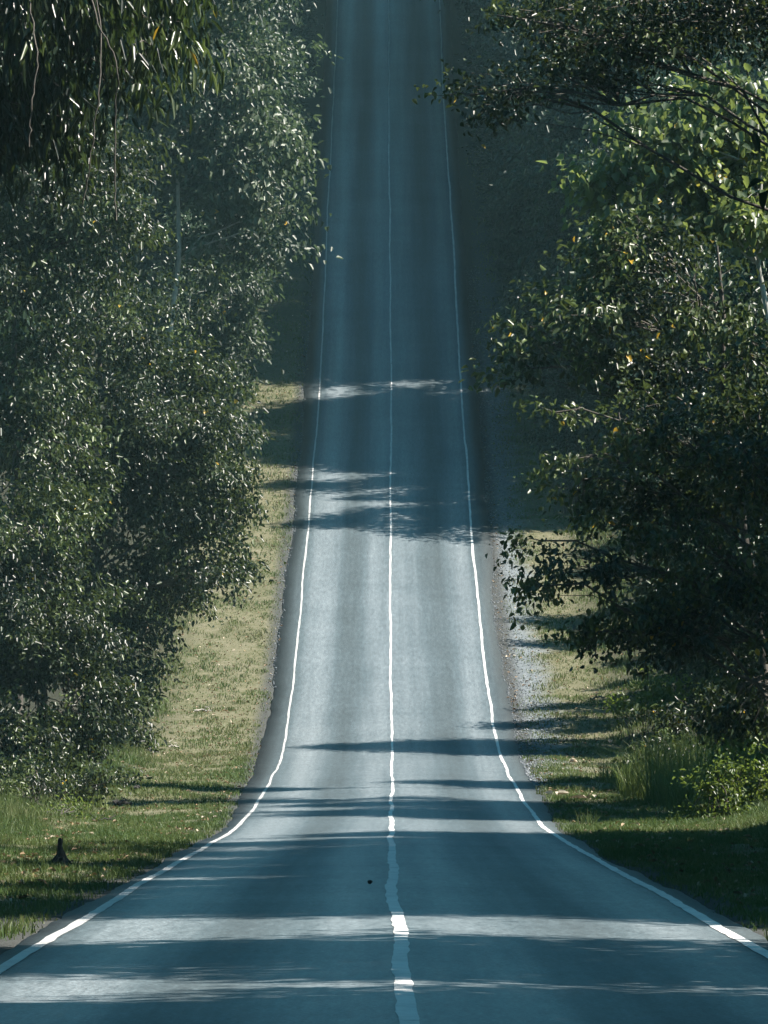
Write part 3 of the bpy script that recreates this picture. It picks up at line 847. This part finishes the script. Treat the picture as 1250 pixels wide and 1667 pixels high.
def blades(pos, h, wd, r_, lean=0.35, bend=0.5):
    """blade: quad plus tip triangle."""
    n = len(pos)
    a = r_.uniform(0, 6.283, n)
    side = np.stack([np.cos(a), np.sin(a), np.zeros(n)], -1)
    fa = r_.uniform(0, 6.283, n)
    fd = np.stack([np.cos(fa), np.sin(fa), np.zeros(n)], -1)
    h = h[:, None]
    wd = wd[:, None]
    l1 = np.abs(r_.normal(0, lean, n))[:, None]
    up = np.array([0, 0, 1.0])
    m = pos + up * h * 0.55 + fd * h * l1 * 0.4
    tip = pos + up * h * (1.0 - bend * l1 * 0.6) + fd * h * (l1 * 1.1)
    V = np.stack([pos - side * wd * 0.5, pos + side * wd * 0.5, m + side * wd * 0.38, m - side * wd * 0.38, tip], 1).reshape(-1, 3)
    k = np.arange(n)[:, None] * 5
    return V, k + np.array([[0, 1, 2, 3]]), k + np.array([[3, 2, 4]])

def grass_clump(name, label, x, y, rad_, h, n, seed, group=None, matl=None, wd=0.022, lean=0.4, tint=0.4):
    rr = np.random.default_rng(seed)
    a = rr.uniform(0, 6.28, n)
    q = rad_ * np.sqrt(rr.random(n))
    px, py = x + np.cos(a) * q, y + np.sin(a) * q
    pos = np.stack([px, py, ground_z(px, py) - 0.02], -1)
    b = np.array([x, y, gz(x, y)])
    V, Q, Tt = blades(pos - b, h * rr.uniform(0.5, 1.1, n), wd * rr.uniform(0.7, 1.3, n), rr, lean)
    o = mesh_obj(name, V, [Q, Tt], matl or M_reed, attr=np.repeat(np.clip(rr.normal(tint, 0.25, n), 0, 1), 5))
    o.location = b
    return tag(o, label, "grass clump", group)

grass_clump("tall_grass_clump", "tallest feathery grass clump in the middle of the bushes by the verge", 7.1, 148, 0.8, 1.9, 420, 501)
grass_clump("tall_grass_clump", "sunlit yellowish grass clump beside the dark rounded bush", 6.75, 139, 0.35, 1.25, 150, 502, tint=0.75)
grass_clump("tall_grass_clump", "drooping grass clump at the verge side of the tallest clump", 6.55, 154, 0.6, 1.3, 260, 503)
grass_clump("tall_grass_clump", "grass clump half hidden behind the yellow green broad leaved bush", 8.2, 146, 0.6, 1.6, 260, 504)
grass_clump("grass_tuft", "bright tuft of grass on the pavement edge at the near bend of the white line", 4.35, 131.5, 0.22, 0.42, 70, 505, matl=M_grass, wd=0.016, tint=0.3)
grass_clump("grass_tuft", "sunlit tuft of grass at the pavement edge further up from the near tuft", 4.1, 156, 0.25, 0.35, 70, 506, matl=M_grass, wd=0.016, tint=0.35)
grass_clump("grass_tuft", "upright pale grass tuft under the front leaf wall", -6.9, 147, 0.3, 0.7, 80, 507, tint=0.7)

for k, (gx, gy, gr_, gh, gn) in enumerate([(6.6, 150.5, 0.7, 1.5, 420), (7.5, 152, 0.8, 1.8, 420), (6.9, 145, 0.6, 1.3, 330), (7.3, 158, 0.8, 1.7, 380), (6.5, 160, 0.6, 1.1, 260), (7.9, 149, 0.7, 2.0, 360), (6.2, 164, 0.5, 0.9, 200)]):
    grass_clump("tall_grass_clump", "one of the soft overlapping clumps of tall grass between the verge and the dark bushes", gx, gy, gr_, gh, gn, 520 + k, group="tall grass clumps by the bushes", wd=0.016, lean=0.5, tint=0.5)
# ---------------------------------------------------------------- verge grass (stuff)
def verge_grass():
    g = np.random.default_rng(900)
    P_, H_, W_, T_ = [], [], [], []
    for side in (-1, 1):
        for y0, y1, den, hh, ww in [(58, 100, 260, 0.10, 0.013), (100, 140, 420, 0.10, 0.014), (140, 185, 260, 0.10, 0.018), (185, 250, 120, 0.10, 0.026), (250, 345, 60, 0.12, 0.04)]:
            xa, xb = 3.4, 9.2
            n = int((y1 - y0) * (xb - xa) * den)
            y = g.uniform(y0, y1, n)
            lx = g.uniform(xa, xb, n)
            lim = (625 + 40) / F * y + 0.4                       # nothing grows far outside what can be seen
            ed = edge_l(y) if side < 0 else edge_r(y)
            clump = vnoise(lx * 1.6 + 20 * side, y * 0.9) * 0.6 + vnoise(lx * 5.0, y * 3.0 + 11 * side) * 0.4
            grn = vnoise(lx * 0.5 + 8, y * 0.16 + 31 * side)
            near = np.clip((lx - ed + 0.02) / 0.35, 0, 1)
            k = (lx < lim) & (g.random(n) < near * np.clip((clump - 0.22) * 2.6, 0.04, 1))
            if side > 0:
                grav = np.clip((y - 175) / 30, 0, 1) * np.clip(1 - (lx - ed) / 1.3, 0, 1)
                k &= g.random(n) > grav * 1.2
            dry = np.clip((y - 145) / 80, 0, 1) * 0.26
            y, lx, clump, grn, dry = y[k], lx[k], clump[k], grn[k], dry[k]
            x = side * lx + road_c(y)
            P_.append(np.stack([x, y, ground_z(x, y) - 0.01], -1))
            H_.append(hh * (0.35 + 1.9 * clump ** 2) * g.uniform(0.5, 1.4, len(x)) * (1 + 0.8 * np.clip(lx - 6.6, 0, 2)))
            W_.append(ww * g.uniform(0.7, 1.3, len(x)))
            T_.append(np.clip(0.02 + 0.55 * grn + dry + g.normal(0, 0.16, len(x)), 0, 1))
    pos = np.concatenate(P_)
    V, Q, T = blades(pos, np.concatenate(H_), np.concatenate(W_), g, 0.55)
    o = mesh_obj("grass", V, [Q, T], M_grass, attr=np.repeat(np.concatenate(T_), 5))
    o["kind"] = "stuff"
    tag(o, "short mown grass of both road verges, green below and dry tan up the hill", "grass")
    return len(pos)
n_grass = verge_grass()

def gravel():
    g = np.random.default_rng(903)
    n = 9000
    y = g.uniform(158, 310, n)
    sd_ = np.where((g.random(n) < 0.85) | (y < 205), 1.0, -1.0)
    ed = np.where(sd_ > 0, edge_r(y), edge_l(y))
    far = np.where(sd_ > 0, np.interp(y, [155, 190, 300], [0.12, 1.0, 1.2]), 0.18)
    lx = ed - 0.06 + far * np.abs(g.normal(0, 0.6, n))
    x = sd_ * lx + road_c(y)
    c = np.stack([x, y, np.maximum(ground_z(x, y), np.where(lx < ed, road_z(y) - 0.022 * lx, -99)) + 0.008], -1)
    oc = np.array([[1, 0, 0], [0, 1, 0], [-1, 0, 0], [0, -1, 0], [0, 0, 0.7], [0, 0, -0.5]], float)
    sz = np.clip(g.lognormal(-3.75, 0.40, n), 0.010, 0.05)
    V = c[:, None] + oc[None] * sz[:, None, None] * g.uniform(0.6, 1.25, (n, 6, 1))
    f = np.array([[0, 1, 4], [1, 2, 4], [2, 3, 4], [3, 0, 4], [1, 0, 5], [2, 1, 5], [3, 2, 5], [0, 3, 5]])
    T = (np.arange(n)[:, None, None] * 6 + f[None]).reshape(-1, 3)
    m, nn, l, b = mat("loose_stone")
    a = nd(nn, "ShaderNodeAttribute", attribute_name="tint")
    rp = ramp(nn, [(0, (0.06, 0.07, 0.08)), (0.6, (0.12, 0.14, 0.16)), (1, (0.21, 0.225, 0.24))])
    l.new(a.outputs["Fac"], rp.inputs[0]); l.new(rp.outputs[0], b.inputs["Base Color"])
    b.inputs["Roughness"].default_value = 0.9
    o = mesh_obj("gravel", V.reshape(-1, 3), [T], m, attr=np.repeat(g.random(n), 6))
    o["kind"] = "stuff"
    tag(o, "loose bluish gravel along the pavement edges, thickest on the uphill shoulder", "gravel")
gravel()

def leaf_litter():
    g = np.random.default_rng(901)
    n = 5200
    y = g.uniform(70, 300, n)
    lx = g.uniform(3.9, 8.8, n) * g.choice([-1, 1], n)
    x = lx + road_c(y)
    pos = np.stack([x, y, ground_z(x, y) + 0.035], -1)
    d = unit(np.stack([g.normal(0, 1, n), g.normal(0, 1, n), g.normal(0, 0.25, n)], -1))
    nm = unit(np.stack([g.normal(0, 0.35, n), g.normal(0, 0.35, n), np.ones(n)], -1))
    V, Q = leaf_geometry(pos, d, nm, 0.11, 0.06, g, fold=0.5)
    o = mesh_obj("leaf_litter", V, [Q], M_litter, attr=np.repeat(g.random(n) ** 1.6, 6))
    o["kind"] = "stuff"
    tag(o, "scattered dry fallen leaves on the verge grass", "leaf litter")
leaf_litter()

# ---------------------------------------------------------------- small things on the verges and road
def stump():
    p = at(97, 1396, 93)
    x, y = p[0], 93.0
    b = np.array([x, y, gz(x, y)])
    g = np.random.default_rng(61)
    T = Tubes()
    h = 0.43
    zz = np.array([-0.05, 0.0, 0.05, 0.10, 0.15, 0.20, 0.25, 0.30, 0.36, 0.41, h])
    rr = np.array([0.16, 0.145, 0.13, 0.105, 0.08, 0.065, 0.045, 0.036, 0.032, 0.028, 0.010])
    pts = np.stack([0.012 * np.sin(zz * 14), 0.01 * np.cos(zz * 11), zz], -1)
    T.add(pts, rr, 12)
    for a in np.linspace(0, 6.28, 7)[:-1]:
        q = np.array([math.cos(a), math.sin(a), 0])
        T.add(np.stack([np.array([0, 0, 0.14]) + q * 0.04, np.array([0, 0, 0.05]) + q * 0.13, np.array([0, 0, -0.03]) + q * g.uniform(0.18, 0.26)]), [0.04, 0.035, 0.012], 6)
    T.add(np.array([[0.0, 0, 0.30], [0.03, 0.01, 0.37], [0.025, 0.01, 0.44]]), [0.02, 0.012, 0.004], 5)
    o = T.build("tree_stump", M_char)
    o.location = b
    tag(o, "small dark conical stump with a thin broken top in the lower verge grass", "stump")
stump()

def stick(name, label, px, py, d, length, rad_, yaw, m, seed, cat="stick", side_twigs=2, lift=0.05):
    g = np.random.default_rng(seed)
    p = at(px, py, d)
    x, y = p[0], p[1]
    b = np.array([x, y, gz(x, y) + lift])
    a = np.array([math.cos(yaw), math.sin(yaw), 0]) * length / 2
    T = Tubes()
    e0, e1 = -a, a
    e0[2] = gz(x + e0[0], y + e0[1]) - b[2] + lift + rad_ * 0.5
    e1[2] = gz(x + e1[0], y + e1[1]) - b[2] + lift + rad_ * 0.8
    pts = curve_pts(e0, e1, 0.02, 8, rad_ * 0.6, g)
    T.add(pts, rad_ * np.linspace(1, 0.55, 8) * g.uniform(0.85, 1.15, 8), 8)
    for k in range(side_twigs):
        j = g.integers(2, 6)
        T.add(np.stack([pts[j], pts[j] + np.array([g.normal(0, .12), g.normal(0, .12), 0.10]), pts[j] + np.array([g.normal(0, .2), g.normal(0, .2), 0.16])]), [rad_ * .5, rad_ * .35, rad_ * .12], 5)
    o = T.build(name, m)
    o.location = b
    tag(o, label, cat)
def ydepth(py):
    return float(np.interp(-py, [-t[0] for t in TAB], [F * W / t[1] for t in TAB]))
stick("fallen_log", "short dark log lying in sunlit grass before the shrubby tree", 200, 1303, ydepth(1303), 0.42, 0.075, 0.1, M_char, 71, "log", 1)
stick("fallen_log", "small dark lump of wood just above the short dark log", 222, 1290, ydepth(1290), 0.22, 0.05, 0.5, M_char, 72, "log", 0)
stick("fallen_stick", "dark broken stick in the shadow band below the short dark log", 168, 1332, ydepth(1332), 0.5, 0.028, 0.05, M_char, 73)
stick("fallen_stick", "bleached pale stick lying across the dry grass halfway up the verge", 330, 1158, ydepth(1158), 0.55, 0.035, 0.05, M_drywood, 74)
stick("fallen_stick", "short bleached stick below the longer pale one on the dry grass", 283, 1212, ydepth(1212), 0.32, 0.03, 0.2, M_drywood, 75)
stick("fallen_stick", "grey stick at the edge of the shadow near the drooping grass", 975, 1140, ydepth(1140), 0.6, 0.04, 0.1, M_wood, 76)
stick("fallen_stick", "grey twiggy stick on sunlit grass below the verge bush", 925, 1208, ydepth(1208), 0.5, 0.03, 0.1, M_wood, 77)
def curled(px, py, label, seed, scale=1.0):
    d = ydepth(py)
    g = np.random.default_rng(seed)
    x, y = at(px, py, d)[:2]
    n = 3
    pos = np.tile([0, 0, 0.06], (n, 1)) + g.normal(0, 0.06, (n, 3)) * np.array([1, 1, 0.2])
    dd = unit(np.stack([g.normal(0, 1, n), g.normal(0, .5, n), g.uniform(0, .4, n)], -1))
    V, Q = leaf_geometry(pos, dd, unit(g.normal(0, .4, (n, 3)) + np.array([0, -0.6, 1])), 0.26 * scale, 0.14 * scale, g, fold=0.6, shape=1)
    o = mesh_obj("fallen_leaf", V, [Q], M_litter, attr=np.full(len(V), 0.98))
    o.location = (x, y, gz(x, y))
    tag(o, label, "leaf")
curled(926, 1238, "pale curled dead leaves below the grey twiggy stick", 81)
curled(962, 1300, "pale curled dead leaves on the lit strip nearest the dark rounded bush", 82, 1.2)
curled(906, 1292, "pale curled dead leaves on the lit strip by the pavement edge", 83)
curled(994, 1206, "pale curled dead leaves close under the drooping grass clump", 84)
def road_stone():
    d = ydepth(1438)
    x, y = at(602, 1438, d)[:2]
    me = bpy.data.meshes.new("road_stone")
    import bmesh
    bm = bmesh.new()
    bmesh.ops.create_icosphere(bm, subdivisions=2, radius=0.035)
    g = np.random.default_rng(4)
    for v in bm.verts:
        v.co *= g.uniform(0.8, 1.15)
        v.co.z *= 0.7
    bm.to_mesh(me); bm.free()
    me.materials.append(M_char)
    o = bpy.data.objects.new("road_stone", me)
    o.location = (x, y, float(road_z(y)) + 0.02)
    COL.objects.link(o)
    tag(o, "small dark stone lying alone on the road beside the centre line", "stone")
road_stone()

# hanging vines
def vine(pts_px, d, label, seed):
    g = np.random.default_rng(seed)
    P_ = np.array([at(px, py, d + dd) for px, py, dd in pts_px])
    t = np.linspace(0, 1, len(P_))
    tt = np.linspace(0, 1, 26)
    p = np.stack([np.interp(tt, t, P_[:, k]) for k in range(3)], -1)
    p[1:-1] = (p[:-2] + p[1:-1] * 2 + p[2:]) / 4
    p += g.normal(0, 0.012, p.shape)
    T = Tubes()
    T.add(p - P_[-1], np.full(26, 0.011), 5)
    o = T.build("hanging_vine", M_bark)
    o.location = P_[-1]
    tag(o, label, "vine")
vine([(150, -60, 0), (165, 60, -0.3), (160, 160, -0.6), (148, 260, -0.5), (135, 330, -0.4)], 84, "long thin vine hanging straight down from the drooping leaves", 91)
vine([(140, -40, 0), (160, 40, -0.8), (190, 100, -0.9), (188, 180, -0.7), (186, 300, -0.6), (190, 360, -0.6)], 84, "thin looping vine hanging nearest the pale slender trunk", 92)
vine([(40, -40, 0), (62, 90, -0.6), (50, 180, -0.7), (46, 240, -0.7)], 84, "short vine dangling among the outermost drooping leaves", 93)

# ---------------------------------------------------------------- air
def haze():
    x0, x1, y0_, y1_ = -262.0, 262.0, -112.0, 712.0
    z0 = float(GZ.min()) - 1.5
    z1 = max(float(GZ.max()), 45.0) + 32
    V = np.array([[x, y, z] for z in (z0, z1) for y in (y0_, y1_) for x in (x0, x1)])
    Q = np.array([[0, 2, 3, 1], [4, 5, 7, 6], [0, 1, 5, 4], [2, 6, 7, 3], [0, 4, 6, 2], [1, 3, 7, 5]])
    m = bpy.data.materials.new("air")
    m.use_nodes = True
    n = m.node_tree.nodes
    n.remove(n["Principled BSDF"])
    v = n.new("ShaderNodeVolumePrincipled")
    v.inputs["Color"].default_value = (0.50, 0.90, 0.96, 1)
    v.inputs["Density"].default_value = 0.00012
    v.inputs["Anisotropy"].default_value = 0.0
    m.node_tree.links.new(v.outputs[0], n["Material Output"].inputs["Volume"])
    o = mesh_obj("haze", V, [Q], m)
    o["kind"] = "stuff"
haze()
print("grass blades", n_grass, "verts", sum(len(o.data.vertices) for o in S.objects if o.type == 'MESH'))
